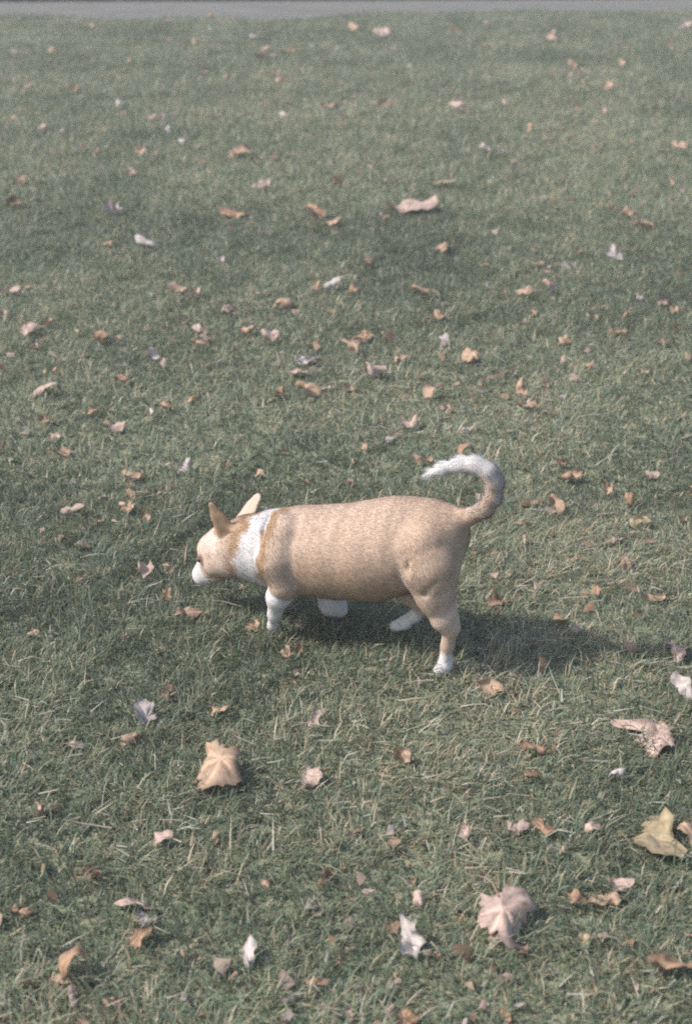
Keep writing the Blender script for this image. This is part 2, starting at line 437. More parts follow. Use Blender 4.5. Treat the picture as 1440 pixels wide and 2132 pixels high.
# fur direction, length and coat pattern at every vertex
best = np.full(len(DV), 9.0); flow = np.zeros_like(DV); kinds = np.zeros(len(DV), int); tpar = np.zeros(len(DV))
KN = ['body', 'neck', 'head', 'muzzle', 'tail', 'thigh', 'leg', 'foot', 'ear']
wsum = np.zeros(len(DV))
for (a, b, ra, rb, sq, fl, kd) in PR:
    d = prim_dist(DV, a, b, ra, rb, sq)
    m = d < best
    best = np.where(m, d, best); kinds[m] = KN.index(kd)
    wgt = np.exp(-np.clip(d, -0.01, 1) / 0.006)
    if kd == 'thigh': fl = fl * .6 + np.array([.5, -.15, -.3])
    flow += wgt[:, None] * fl; wsum += wgt
flow = flow / (wsum[:, None] + 1e-9)
bodyish = np.isin(kinds, [0, 1, 5])
flow[bodyish] += np.array([0, 0, -0.25])
flow = flow - DN * (flow * DN).sum(1, keepdims=True)
flow /= np.linalg.norm(flow, axis=1, keepdims=True) + 1e-9
LEN = np.array([.0095, .012, .0055, .0035, .020, .009, .006, .005, .0035])[kinds]

S = (DV - DOG0) @ FWD; LAT = (DV - DOG0) @ LEFT; ZH = DV[:, 2]
TAN = np.array([.345, .250, .188]); TAN_L = np.array([.400, .313, .262]); OCH = np.array([.240, .152, .088]); WHT = np.array([.47, .455, .465])
def sm(a, b, x): return np.clip((x - a) / (b - a), 0, 1) ** 2 * (3 - 2 * np.clip((x - a) / (b - a), 0, 1))
nc = Noise(7, 14, 30, 160); nd = Noise(8, 12, 8, 30)
jit = 0.006 * nc(S * 1.0 + LAT, ZH + LAT * .7)
pat = nd(S + LAT, ZH)
C = np.tile(TAN, (len(DV), 1))
def paint(w_, colr):
    global C
    w_ = np.clip(w_, 0, 1)[:, None]; C = C * (1 - w_) + np.asarray(colr) * w_
paint(.35 + .22 * pat, TAN_L)
paint(.35 * sm(.27, .20, ZH) * np.isin(kinds, [0]), OCH * 1.1)  # belly shade put into the coat colour, deeper towards the underside
def s_of(u, v, lat): return float((P(u, v, lat) - DOG0) @ FWD)
# neck: ochre ring, white band
s1, s2, s3, s4 = s_of(486, 1140, .06), s_of(497, 1140, .06), s_of(538, 1140, .06), s_of(566, 1140, .06)
tilt = (ZH - .20) * .16
isneck = np.isin(kinds, [0, 1, 2, 5])
paint(isneck * sm(s4 - .010, s4 + .012, S + tilt + jit) * .85, OCH)
band = sm(s3 - .008, s3 + .008, S + tilt + jit * 1.6) * (1 - sm(s2 - .008, s2 + .008, S + tilt * .8 + jit * 1.6))
paint(isneck * band, WHT)
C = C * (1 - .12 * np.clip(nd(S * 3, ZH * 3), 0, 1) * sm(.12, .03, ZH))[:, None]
chest = sm(.172, .140, ZH + jit) * sm(s_of(575, 1190, .04) - .01, s_of(560, 1190, .04) + .01, S) * (1 - sm(s2, s2 + .02, S))
paint(isneck * chest, WHT)
# face
face = np.isin(kinds, [1, 2, 3])
fr = sm(s2 + .012, s2 + .05, S)
paint(face * fr, TAN_L)
mz = P(418, 1196, -.02)
dm = np.linalg.norm(DV - mz, axis=1)
paint(np.isin(kinds, [2, 3]) * sm(.064, .050, dm + jit), WHT)
paint(np.isin(kinds, [2, 3]) * sm(.034, .010, np.linalg.norm(DV - P(432, 1122, .03), axis=1)) * .3, WHT)
# feet and lower legs white, tail tip white
paint((kinds == 7) * 1.0, WHT)
hind = (kinds == 6)
paint(hind * .5, TAN_L); paint(hind * sm(.085, .06, ZH + jit), WHT)
rearleg = np.isin(kinds, [7]) & (S < .06)
paint(rearleg * sm(.048, .066, ZH + jit) * .9, TAN)
foreL = (kinds == 7) & (S > .18)
paint(foreL * sm(.135, .15, ZH + jit) * 1.0, TAN_L)
paint(np.isin(kinds, [5, 6]) * sm(.028, .012, np.linalg.norm(DV - P(852, 1198, .07), axis=1)), WHT)
tl = kinds == 4
tp = P(915, 975, .03); dtp = np.linalg.norm(DV - tp, axis=1)
paint(tl * sm(.135, .070, dtp + jit) * sm(.355, .375, ZH), WHT)
tcen = P(975, 1015, .015)
paint(tl * .85 * sm(.052, .070, np.linalg.norm(DV - tcen, axis=1)) * sm(.355, .385, ZH) * sm(s_of(992, 1060, 0), s_of(1004, 1060, 0), S), WHT * .95)
eark = kinds == 8
paint(eark * .6 * (LAT < -.03), TAN_L); paint(eark * (LAT > -.02) * .7, OCH)  # far ear's sunlight and near ear's shade put into the coat colour
C = np.clip(C * (1 + .05 * nc(S * 2, ZH * 2 + LAT))[:, None], .02, .85)

for (u_, v_, r0, r1, cl) in ((417, 1167, .008, .019, (.085, .058, .045)), (437, 1209, .002, .0065, (.06, .045, .045))):   # dark rim of the eye, corner of the lips
    hp = surf_hit(u_, v_)
    if hp is not None: paint(sm(r1, r0, np.linalg.norm(DV - hp, axis=1)) * .85, cl)
m, t, N, L = new_mat('dog_coat')
out = N.new('ShaderNodeOutputMaterial'); at = N.new('ShaderNodeAttribute'); at.attribute_name = 'Col'
p = N.new('ShaderNodeBsdfPrincipled'); p.inputs['Roughness'].default_value = .85; p.inputs['Specular IOR Level'].default_value = .15
L.new(at.outputs['Color'], p.inputs['Base Color']); L.new(p.outputs[0], out.inputs[0])
MAT_COAT = m
def plain(name, c, rough, spec=.5):
    m, t, N, L = new_mat(name)
    out = N.new('ShaderNodeOutputMaterial'); p = N.new('ShaderNodeBsdfPrincipled')
    nz = N.new('ShaderNodeTexNoise'); nz.inputs['Scale'].default_value = 60; cr = N.new('ShaderNodeValToRGB')
    cr.color_ramp.elements[0].color = (*[k * .8 for k in c], 1); cr.color_ramp.elements[1].color = (*[k * 1.2 for k in c], 1)
    p.inputs['Roughness'].default_value = rough; p.inputs['Specular IOR Level'].default_value = spec
    L.new(nz.outputs['Fac'], cr.inputs[0]); L.new(cr.outputs[0], p.inputs['Base Color']); L.new(p.outputs[0], out.inputs[0])
    return m
MAT_NOSE = plain('nose_leather', (.03, .024, .024), .45); MAT_EYE = plain('eye_brown', (.025, .015, .010), .15); MAT_LID = plain('eyelid', (.09, .06, .045), .7, .2)

dog = bpy.data.objects.new('dog', None); col.objects.link(dog); dog.location = DOG0; dog.empty_display_size = .1
tag(dog, 'small tan dog with white neck band and curled tail sniffing the lawn', 'dog')
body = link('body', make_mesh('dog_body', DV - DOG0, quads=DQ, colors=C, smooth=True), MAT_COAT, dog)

# fur strands: one thin blade each, lying along the coat
q0, q1, q2, q3 = (DV[DQ[:, k]] for k in range(4))
area = np.linalg.norm(np.cross(q2 - q0, q3 - q1), axis=1); cum = np.cumsum(area / area.sum())
NF = 170000
fi = np.searchsorted(cum, rng.random(NF)); fi = np.minimum(fi, len(DQ) - 1)
a_, b_ = rng.random((NF, 1)), rng.random((NF, 1))
def bil(A):
    if A.ndim == 1: A = A[:, None]
    return (A[DQ[fi, 0]] * (1 - a_) + A[DQ[fi, 1]] * a_) * (1 - b_) + (A[DQ[fi, 3]] * (1 - a_) + A[DQ[fi, 2]] * a_) * b_
fp, fn, ff, fc, flen = bil(DV), bil(DN), bil(flow), bil(C), bil(LEN)[:, 0]
fn /= np.linalg.norm(fn, axis=1, keepdims=True) + 1e-9
ff = ff + rng.normal(0, .22, (NF, 3)); ff -= fn * (ff * fn).sum(1, keepdims=True); ff /= np.linalg.norm(ff, axis=1, keepdims=True) + 1e-9
side = np.cross(fn, ff)
ln = flen * rng.uniform(.6, 1.3, NF); elev = np.abs(rng.normal(.15, .08, NF)) + .16 * (bil((kinds == 4).astype(float))[:, 0])
wd = .00042 + .00025 * rng.random(NF)
tip = fp + (ff * np.cos(elev)[:, None] + fn * np.sin(elev)[:, None]) * ln[:, None]
bs = fp - fn * .0008
FVt = np.stack([bs + side * wd[:, None], bs - side * wd[:, None], tip], 1).reshape(-1, 3)
nrm = fn + rng.normal(0, .07, (NF, 3)); nrm /= np.linalg.norm(nrm, axis=1, keepdims=True)
fcol = np.clip(fc * (1 + rng.normal(0, .07, (NF, 1))), .02, .88)
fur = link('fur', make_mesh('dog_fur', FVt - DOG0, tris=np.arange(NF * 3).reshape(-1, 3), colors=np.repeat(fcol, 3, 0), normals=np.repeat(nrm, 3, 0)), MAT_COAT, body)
fur['kind'] = 'stuff'

def blob_mesh(name, r, sc, seg=14, rings=9, warp=0.0):
    V, Q, T = [], [], []
    for i in range(rings + 1):
        th = math.pi * i / rings
        for j in range(seg):
            ph = 2 * math.pi * j / seg
            k = 1 + warp * math.sin(3 * ph + 2 * th)
            V.append((r * sc[0] * k * math.sin(th) * math.cos(ph), r * sc[1] * k * math.sin(th) * math.sin(ph), r * sc[2] * math.cos(th)))
    for i in range(rings):
        for j in range(seg):
            Q.append((i * seg + j, (i + 1) * seg + j, (i + 1) * seg + (j + 1) % seg, i * seg + (j + 1) % seg))
    return make_mesh(name, np.array(V), quads=Q, smooth=True)
from mathutils import Matrix, Vector
def basis(x, z):
    x = Vector(x).normalized(); z = Vector(z); z = (z - x * x.dot(z)).normalized(); y = z.cross(x)
    return Matrix((x, y, z)).transposed().to_4x4()
# nose at the end of the muzzle
mzl = P(418, 1193, -.020) - P(440, 1172, -.012); mzl /= np.linalg.norm(mzl)
npos = P(418, 1193, -.020) + mzl * .0165 + UP * .004
nm = blob_mesh('nose', .0115, (.75, 1.05, .8), warp=.06)
no = link('nose', nm, MAT_NOSE, dog); no.matrix_local = Matrix.Translation(Vector(npos - DOG0)) @ basis(mzl, UP)
near_eye = surf_hit(416, 1166) + ray(416, 1166) * .003
far_eye = DV[np.argmin(np.linalg.norm(DV - (near_eye - LEFT * .046 + FWD * .004), axis=1))]
for hp in (near_eye, far_eye):
    e = link('eye', blob_mesh('eye', .0065, (1, 1, .85)), MAT_EYE, dog); e.location = hp - DOG0
    lid = link('eyelid', blob_mesh('eyelid', .0075, (1.05, 1.05, .5)), MAT_LID, e); lid.location = (0, 0, .0035)

# ------------------------------------------------------------------ fallen leaves
LEAFC = {'tan': (.315, .215, .150), 'pink': (.36, .265, .225), 'pale': (.38, .335, .32), 'orange': (.255, .158, .100), 'brown': (.15, .105, .070), 'yellow': (.31, .245, .150), 'grey': (.31, .265, .255)}
def leaf_material(name, c):
    m, t, N, L = new_mat(name)
    out = N.new('ShaderNodeOutputMaterial'); p = N.new('ShaderNodeBsdfPrincipled'); p.inputs['Roughness'].default_value = .65
    p.inputs['Specular IOR Level'].default_value = .35
    oi = N.new('ShaderNodeObjectInfo'); tc = N.new('ShaderNodeTexCoord')
    nz = N.new('ShaderNodeTexNoise'); nz.noise_dimensions = '4D'; nz.inputs['Scale'].default_value = 42; nz.inputs['Detail'].default_value = 10; nz.inputs['Roughness'].default_value = .72
    mu = N.new('ShaderNodeMath'); mu.operation = 'MULTIPLY'; mu.inputs[1].default_value = 50
    cr = N.new('ShaderNodeValToRGB')
    e = cr.color_ramp.elements
    e[0].position = .34; e[0].color = (c[0] * .52, c[1] * .46, c[2] * .42, 1)
    e[1].position = .72; e[1].color = (min(c[0] * 1.18, .8), min(c[1] * 1.2, .75), min(c[2] * 1.25, .75), 1)
    x = e.new(.48); x.color = (*c, 1)
    at = N.new('ShaderNodeAttribute'); at.attribute_name = 'Col'      # veins drawn as a slightly different tone
    mx = N.new('ShaderNodeMix'); mx.data_type = 'RGBA'; mx.blend_type = 'MULTIPLY'; mx.inputs[0].default_value = 1
    tr = N.new('ShaderNodeBsdfTranslucent'); ms = N.new('ShaderNodeMixShader'); ms.inputs[0].default_value = .22
    bp = N.new('ShaderNodeBump'); bp.inputs['Strength'].default_value = .35; bp.inputs['Distance'].default_value = .004
    L.new(oi.outputs['Random'], mu.inputs[0]); L.new(mu.outputs[0], nz.inputs['W']); L.new(tc.outputs['Object'], nz.inputs['Vector'])
    L.new(nz.outputs['Fac'], cr.inputs[0]); L.new(cr.outputs[0], mx.inputs[6]); L.new(at.outputs['Color'], mx.inputs[7])
    L.new(mx.outputs[2], p.inputs['Base Color']); L.new(mx.outputs[2], tr.inputs['Color'])
    L.new(nz.outputs['Fac'], bp.inputs['Height']); L.new(bp.outputs[0], p.inputs['Normal'])
    L.new(p.outputs[0], ms.inputs[1]); L.new(tr.outputs[0], ms.inputs[2]); L.new(ms.outputs[0], out.inputs[0])
    return m
LM = {k: leaf_material('leaf_' + k, c) for k, c in LEAFC.items()}
MAT_STEM = plain('leaf_stem', (.19, .135, .095), .8, .15)

def outline(kind, th, r):
    """radius at angle th (0 = tip); r: random state"""
    if kind == 'maple':
        th_ = (th + math.pi) % (2 * math.pi) - math.pi
        lobes = [(c + r.normal(0, .08), l * r.uniform(.55, 1.05), w_ * r.uniform(.9, 1.9)) for (c, l, w_) in [(0, 1.0, .50), (.92, .92, .46), (-.92, .92, .46), (1.85, .62, .42), (-1.85, .62, .42)]]
        o = np.full_like(th, .36)
        for (c, l, w_) in lobes:
            dlt = np.abs(th_ - c); x = np.clip(1 - dlt / w_, 0, 1)
            shoulder = np.where(np.abs(dlt - w_ * .45) < .09, .09, 0)          # side teeth
            o = np.maximum(o, .36 + (l - .36) * x ** 1.05 + shoulder * (x > 0))
        o = np.where(np.abs(th_) > 2.75, .22, o)
        return o * (1 + r.normal(0, .05, len(th))) * (1 - .45 * np.clip(np.sin(th * 1.0 + r.uniform(0, 6.3)) - .55, 0, 1))
    if kind == 'oval':
        return .50 / np.sqrt((np.cos(th) * .50) ** 2 + (np.sin(th)) ** 2) * (1 + r.normal(0, .05, len(th))) * (1 + .12 * np.cos(th))
    o = .75 + .22 * np.sin(2 * th + r.uniform(0, 6)) + .15 * np.sin(3 * th + r.uniform(0, 6)) + r.normal(0, .07, len(th))
    return np.clip(o, .35, 1.1)

def leaf_mesh(kind, curl, axis, cup, seed, size):
    """flat lobed sheet bent round a line (curl, radians over its half width) and cupped; size = half span"""
    r = np.random.default_rng(seed)
    na = {'maple': 56, 'oval': 26, 'scrap': 22}[kind]; nr = 5
    th = np.linspace(0, 2 * math.pi, na, endpoint=False)
    Rr = outline(kind, th, r)
    V, Cc = [(0, 0)], [1.0]
    for i in range(1, nr + 1):
        f = i / nr
        V += list(zip(f * Rr * np.sin(th), f * Rr * np.cos(th)))
    V = np.array(V); x, y = V[:, 0], V[:, 1]
    ang = np.arctan2(x, y)
    vein = np.min([np.abs(((ang - c + math.pi) % (2 * math.pi)) - math.pi) for c in ((0, .92, -.92, 1.85, -1.85) if kind == 'maple' else (0, math.pi))], axis=0) * np.hypot(x, y)
    rim = np.concatenate([[0.], np.repeat(np.arange(1, nr + 1) / nr, na)])
    tone = np.where(vein < .05, 1.25, .92) * (1 + r.normal(0, .10, len(x))) * (1 - .38 * (rim > .95) * (r.random(len(x)) < .7))
    nz = Noise(seed + 5, 9, 2.5, 8)
    nzb = Noise(seed + 9, 9, 7, 16)
    z = (.20 * nz(x, y) + .06 * nzb(x, y)) * np.hypot(x, y) ** .8 + cup * (x * x + y * y) * .5 - .05 * np.exp(-(vein / .07) ** 2)
    # bend round the axis
    ca, sa = math.cos(axis), math.sin(axis)
    u = x * ca + y * sa; v = -x * sa + y * ca
    k = curl
    if abs(k) > .02:
        kk = k * (1 + .35 * v)                       # tighter at one end: a cone rather than a tube
        un = np.sin(kk * u) / kk; zn = (1 - np.cos(kk * u)) / kk
        un, z = un - np.sin(kk * u) * z, zn + np.cos(kk * u) * z
        u = un
    k2 = (math.copysign(r.uniform(.35, 1.1), curl) if kind == 'maple' else r.normal(0, .35))            # a weaker bend across the first
    if abs(k2) > .05:
        vn = np.sin(k2 * v) / k2 - np.sin(k2 * v) * z; z = (1 - np.cos(k2 * v)) / k2 + np.cos(k2 * v) * z; v = vn
    x, y = u * ca - v * sa, u * sa + v * ca
    pts = np.stack([x, y, z], 1) * size
    T = [(0, 1 + j, 1 + (j + 1) % na) for j in range(na)]
    Q = [(1 + i * na + j, 1 + (i + 1) * na + j, 1 + (i + 1) * na + (j + 1) % na, 1 + i * na + (j + 1) % na) for i in range(nr - 1) for j in range(na)]
    return pts, T, Q, np.stack([tone] * 3, 1)

def stem_mesh(a, d, length, rad, droop):
    a = np.array(a, float); d = np.array(d, float); d /= np.linalg.norm(d)
    V, Q = [], []
    s1 = np.cross(d, [0, 0, 1.0]); s1 /= np.linalg.norm(s1) + 1e-9; s2 = np.cross(d, s1)
    for i in range(6):
        f = i / 5; c = a + d * length * f + np.array([0, 0, -droop * length * f * f]) + s1 * .08 * length * math.sin(f * 3)
        rr = rad * (1 - .3 * f + (.5 if i == 5 else 0))
        for j in range(5):
            an = 2 * math.pi * j / 5; V.append(c + (s1 * math.cos(an) + s2 * math.sin(an)) * rr)
    for i in range(5):
        for j in range(5): Q.append((i * 5 + j, (i + 1) * 5 + j, (i + 1) * 5 + (j + 1) % 5, i * 5 + (j + 1) % 5))
    return make_mesh('stem', np.array(V), quads=Q, smooth=True)

SIZEW = lambda s: 'small' if s < .055 else ('medium' if s < .10 else 'large')
COLW = {'tan': 'tan', 'pink': 'pinkish tan', 'pale': 'pale whitish', 'orange': 'rusty orange', 'brown': 'dark brown', 'yellow': 'yellowish', 'grey': 'greyish'}
seedc = [100]; LEAVES = []; MARKS = []
def leaf(u, v, wpx, hpx, colr, kind=None, label=None, curl=None, rot=None, tilt=None, stem=False, axis=None, lift=0.0, cup=None, grow=1.0):
    seedc[0] += 1; sd = seedc[0]; r = np.random.default_rng(sd)
    pm = ppm(u, v); dep = PITCH + math.atan((v - 1066) / FPX)
    big = max(wpx, hpx * .8) / pm
    size = big / 2 * (1.22 if label else 1.42) * grow
    if kind is None: kind = 'maple' if big > .085 else ('oval' if r.random() < .45 else 'scrap')
    if curl is None: curl = r.choice([-1, 1]) * r.uniform(.9, 2.2)
    if axis is None: axis = r.uniform(0, math.pi)
    if cup is None: cup = r.uniform(-.3, .4)
    if rot is None: rot = r.uniform(0, 2 * math.pi)
    if tilt is None:
        want = math.asin(min(.97, max(.12, hpx / max(wpx, hpx * .8))))
        tilt = max(-.25, min(.8, want - dep)) * .75
    pts, T, Q, tone = leaf_mesh(kind, curl, axis, cup, sd, size)
    if kind != 'maple' and hpx > wpx * 1.15: rot = r.normal(0, .3)
    elif kind == 'oval' and hpx < wpx * .8: rot = math.pi / 2 + r.normal(0, .35)
    if kind == 'scrap':
        asp = min(1.0, max(.45, (wpx / max(hpx / max(math.sin(dep + tilt), .3), 1e-3)))) if hpx > wpx else 1.0
        pts[:, 0] *= asp
    M = Matrix.Rotation(tilt, 3, 'X') @ Matrix.Rotation(r.normal(0, .15), 3, 'Y') @ Matrix.Rotation(rot, 3, 'Z')
    Mn = np.array(M)
    q = pts @ Mn.T
    q = q - np.array([0, 0, q[:, 2].min()])            # lowest edge down in the blades
    ctr = (q.max(0) + q.min(0)) / 2
    base = 0.005 + lift * .4 + min(.006, .15 * size)
    pos = ground(u, v, base + ctr[2])
    pos = np.array([pos[0] - ctr[0], pos[1] - ctr[1], base])
    me = make_mesh('fallen_leaf', q, tris=T, quads=Q, colors=tone, smooth=True)
    if label is None:
        look = '%s %s %s' % (SIZEW(big), COLW[colr], {'maple': 'maple leaf', 'oval': 'narrow leaf', 'scrap': 'leaf scrap'}[kind])
        near = sorted(((o_.location[0] - pos[0]) ** 2 + (o_.location[1] - pos[1]) ** 2, n_) for o_, n_ in MARKS)[0]
        if near[0] < (.32 + .05 * max(0, pos[1] - 3)) ** 2: label = '%s beside %s' % (look, near[1])
        elif pos[1] > 8: label = look + ' on far lawn towards the path'
        else: label = 'curled ' + look + ' lying in open grass'
        group = 'leaves: ' + label
    else: group = None
    if stem:
        e = bpy.data.objects.new('fallen_leaf', None); col.objects.link(e); e.location = pos; e.empty_display_size = .05
        link('blade', me, LM[colr], e)
        bi = 1 + 4 * {'maple': 56, 'oval': 26, 'scrap': 22}[kind] + {'maple': 28, 'oval': 13, 'scrap': 11}[kind]
        d = q[bi] - q[0]; d[2] = d[2] * .3
        link('stem', stem_mesh(q[bi] - d * .25, d, size * .9, .0008 + size * .006, .45), MAT_STEM, e)
        tag(e, label, 'leaf', group)
    else:
        e = link('fallen_leaf', me, LM[colr]); e.location = pos
        tag(e, label, 'leaf', group)
    LEAVES.append(e)
    return e

# --- the leaves that stand out, each with its own look
leaf(452, 1605, 150, 100, 'tan', 'maple', 'large tan maple leaf folded in two with a pale hanging lobe', curl=-2.3, axis=.35, rot=2.8, tilt=.25, stem=True, lift=-.05, grow=1.3)
leaf(302, 1480, 80, 62, 'grey', 'maple', 'greyish mauve leaf propped up among long blades of dead grass', curl=.7, axis=1.0, rot=.6, tilt=.55)
leaf(655, 1495, 36, 46, 'pink', 'scrap', 'small upright triangular pinkish leaf casting a shadow on the grass', curl=.4, tilt=.9)
leaf(650, 1612, 52, 32, 'pink', 'scrap', 'flat wide pinkish leaf with its point hanging down over a dark hollow', curl=-.5, tilt=.3)
leaf(835, 1572, 52, 62, 'tan', 'scrap', 'thin torn tan leaf strip slanting through straw coloured grass', curl=1.6, axis=0, tilt=.5)
leaf(1342, 1540, 130, 90, 'pink', 'maple', 'large pinkish tan maple leaf arched like a bridge over the grass', curl=-2.4, axis=1.4, rot=1.8, tilt=.15, stem=True, lift=-.05, grow=1.4)
leaf(1284, 1614, 40, 40, 'pale', 'scrap', 'small round whitish crumpled leaf like a ball', curl=-1.3, cup=-1.6, tilt=.35)
leaf(1365, 1735, 130, 88, 'yellow', 'scrap', 'broad yellowish tan leaf lying open on the grass', curl=-.8, axis=.5, rot=1.2, tilt=.05, stem=False, grow=.85)
leaf(1445, 1738, 90, 80, 'tan', 'maple', 'tan maple leaf touching the broad yellowish leaf', curl=-.6, rot=-1.2, tilt=.25)
leaf(1058, 1928, 150, 120, 'pink', 'maple', 'large arched maple leaf, pinkish white on one side and rusty on the other', curl=-2.4, axis=-.36, rot=3.5, tilt=.12, stem=True, lift=-.06, grow=1.5)
leaf(858, 1945, 76, 80, 'pale', 'scrap', 'curled leaf showing its white underside beside a brown one', curl=1.8, axis=.9, rot=.4, tilt=.6)
leaf(815, 1930, 55, 45, 'brown', 'maple', 'brown leaf half under the white curled leaf', curl=.5)
leaf(519, 1980, 36, 64, 'pale', 'oval', 'narrow pale lilac leaf standing on its edge', curl=.8, axis=0, tilt=.5)
leaf(292, 1950, 72, 70, 'orange', 'maple', 'rusty brown cupped leaf with a long stalk lying to its side', curl=1.2, axis=.8, rot=-2.0, tilt=.5, stem=True)
leaf(304, 1912, 40, 36, 'grey', 'scrap', 'greyish leaf flap sticking up behind the rusty cupped leaf', tilt=.7)
leaf(152, 2075, 34, 52, 'pink', 'scrap', 'torn pinkish leaf standing up in dark grass', tilt=.7)
leaf(1015, 1430, 54, 44, 'tan', 'oval', 'tan rolled leaf with an open mouth beside the shadow of the dog', curl=1.7, axis=.3, tilt=.4)
leaf(1416, 1430, 44, 38, 'pale', 'scrap', 'pale folded leaf like a small tent beyond the tip of the dog\'s shadow', curl=-1.2, tilt=.6)
leaf(955, 222, 62, 34, 'pink', 'maple', 'wide pinkish white leaf lying alone in the far lawn', curl=-.8, tilt=.15)
leaf(856, 423, 92, 36, 'pink', 'oval', 'long pinkish curled leaf with a grey shaded end', curl=-1.2, axis=.2, tilt=.1)
leaf(920, 380, 44, 22, 'yellow', 'oval', 'flat clear yellow leaf in the far lawn', curl=.2, cup=.1, tilt=.1)
leaf(487, 441, 95, 34, 'orange', 'maple', 'wide rusty tan maple leaf lying low in shady grass', curl=-.6, tilt=.05)
leaf(976, 740, 80, 28, 'tan', 'maple', 'long brown tan leaf with a thin stalk pointing sideways', curl=-1.3, axis=1.5, rot=1.6, tilt=.0, stem=True)
leaf(1276, 525, 50, 54, 'pale', 'maple', 'pale curled leaf with two points sticking up', curl=1.6, axis=0, rot=0, tilt=.6)
leaf(690, 590, 38, 32, 'pale', 'scrap', 'bright whitish pink leaf beside a thin upright tan one', tilt=.4)
leaf(657, 596, 20, 34, 'tan', 'oval', 'thin tan leaf standing up beside the bright whitish one', tilt=.7)
leaf(320, 735, 34, 42, 'pale', 'oval', 'pale mauve leaf standing upright in green grass', tilt=.7)
leaf(636, 748, 34, 30, 'pale', 'scrap', 'pale pointed leaf above a flat pinkish one', tilt=.6)
leaf(618, 774, 60, 22, 'pink', 'maple', 'flat pinkish leaf under the pale pointed one', tilt=.0, curl=.4)
leaf(385, 967, 30, 32, 'pale', 'scrap', 'bright white pointed leaf standing up behind the dog\'s head', tilt=.9, curl=.5)
leaf(113, 908, 42, 54, 'pink', 'maple', 'pinkish leaf curled into a hook', curl=1.8, tilt=.7)
leaf(132, 936, 34, 22, 'tan', 'scrap', 'tan leaf lying at the foot of the hooked leaf')
leaf(262, 1055, 44, 46, 'tan', 'maple', 'tan orange leaf on edge behind the dog\'s muzzle', curl=1.2, tilt=.6)
leaf(352, 1012, 32, 46, 'brown', 'maple', 'dull brown leaf behind the dog\'s ears', curl=.7, tilt=.5)
leaf(346, 1238, 34, 60, 'orange', 'maple', 'rusty ragged leaf standing just in front of the dog\'s muzzle', curl=1.3, axis=0, tilt=.8)
leaf(395, 1273, 52, 14, 'tan', 'oval', 'thin tan leaf lying flat beneath the dog\'s muzzle', curl=.5, tilt=-.1)
leaf(525, 1302, 34, 42, 'tan', 'scrap', 'tan broken leaf in front of the dog\'s near foreleg', tilt=.7)
leaf(622, 1293, 44, 24, 'pink', 'maple', 'pinkish leaf lying between the dog\'s forelegs', curl=.8, tilt=.2)
leaf(597, 1359, 48, 22, 'tan', 'maple', 'tan leaf lying flat in front of the dog\'s forefeet', curl=.6, tilt=.1)
leaf(622, 1350, 14, 36, 'orange', 'oval', 'thin rusty leaf standing beside the flat tan leaf by the forefeet', tilt=.7)
leaf(1036, 1245, 52, 46, 'orange', 'maple', 'rusty brown leaf lying behind the dog\'s hind leg', curl=1.0, tilt=.3)
leaf(1240, 1226, 42, 28, 'orange', 'maple', 'rusty curled leaf with a dark hollow under it', curl=-1.4, tilt=.3, lift=.012)
leaf(1022, 1346, 30, 30, 'tan', 'scrap', 'small tan leaf curl in the dog\'s shadow')
leaf(1130, 1382, 32, 32, 'orange', 'scrap', 'dull rusty leaf at the edge of the dog\'s shadow')
leaf(1265, 1015, 40, 58, 'tan', 'maple', 'tall tan leaf curled round an empty middle', curl=2.0, axis=.1, tilt=.7)
leaf(1277, 1124, 48, 24, 'pink', 'maple', 'pinkish rolled leaf with a white tip', curl=1.6, tilt=.1)
leaf(40, 372, 52, 42, 'brown', 'maple', 'dark brown clump of leaf at the edge of shady grass', curl=1.0, tilt=.4)
leaf(850, 2118, 66, 50, 'orange', 'maple', 'rusty leaf with a torn pale edge near a thin pinkish one', curl=1.2, tilt=.5)
leaf(726, 2108, 22, 38, 'pink', 'oval', 'thin pinkish leaf standing alone near a rusty torn one', curl=.8, tilt=.6)

SHORT = ['the large tan maple leaf with hanging lobe', 'the greyish mauve leaf', 'the upright triangular pinkish leaf', 'the flat wide pinkish leaf', 'the torn tan leaf strip', 'the large bridge-shaped pinkish leaf', 'the ball-like whitish leaf', 'the broad yellowish leaf', 'the tan leaf touching the yellowish one', 'the large arched two-tone leaf', 'the white curled leaf', 'the half hidden brown leaf', 'the pale lilac leaf', 'the rusty cupped leaf', 'the greyish leaf flap', 'the torn upright pinkish leaf', 'the tan rolled leaf', 'the pale tent-like leaf', 'the lone pinkish white leaf', 'the long pinkish curled leaf', 'the clear yellow leaf', 'the wide rusty maple leaf', 'the long brown tan leaf', 'the pale two-pointed leaf', 'the bright whitish pink leaf', 'the thin upright tan leaf', 'the pale mauve upright leaf', 'the pale pointed leaf', 'the flat pinkish leaf', 'the bright white pointed leaf', 'the hooked pinkish leaf', 'the tan leaf at the hooked leaf', 'the tan orange leaf on edge', 'the dull brown leaf', 'the rusty ragged leaf by the muzzle', 'the thin tan leaf below the muzzle', 'the tan broken leaf by the foreleg', 'the pinkish leaf between the forelegs', 'the flat tan leaf by the forefeet', 'the thin rusty leaf by the forefeet', 'the rusty leaf behind the hind leg', 'the rusty curled leaf with dark hollow', 'the small tan curl in the shadow', 'the dull rusty leaf at the shadow', 'the tall tan curled leaf', 'the pinkish rolled white-tipped leaf', 'the dark brown leaf clump', 'the rusty leaf with torn edge', 'the lone thin pinkish leaf']
MARKS = [(o_, n_) for o_, n_ in zip(LEAVES, SHORT)]
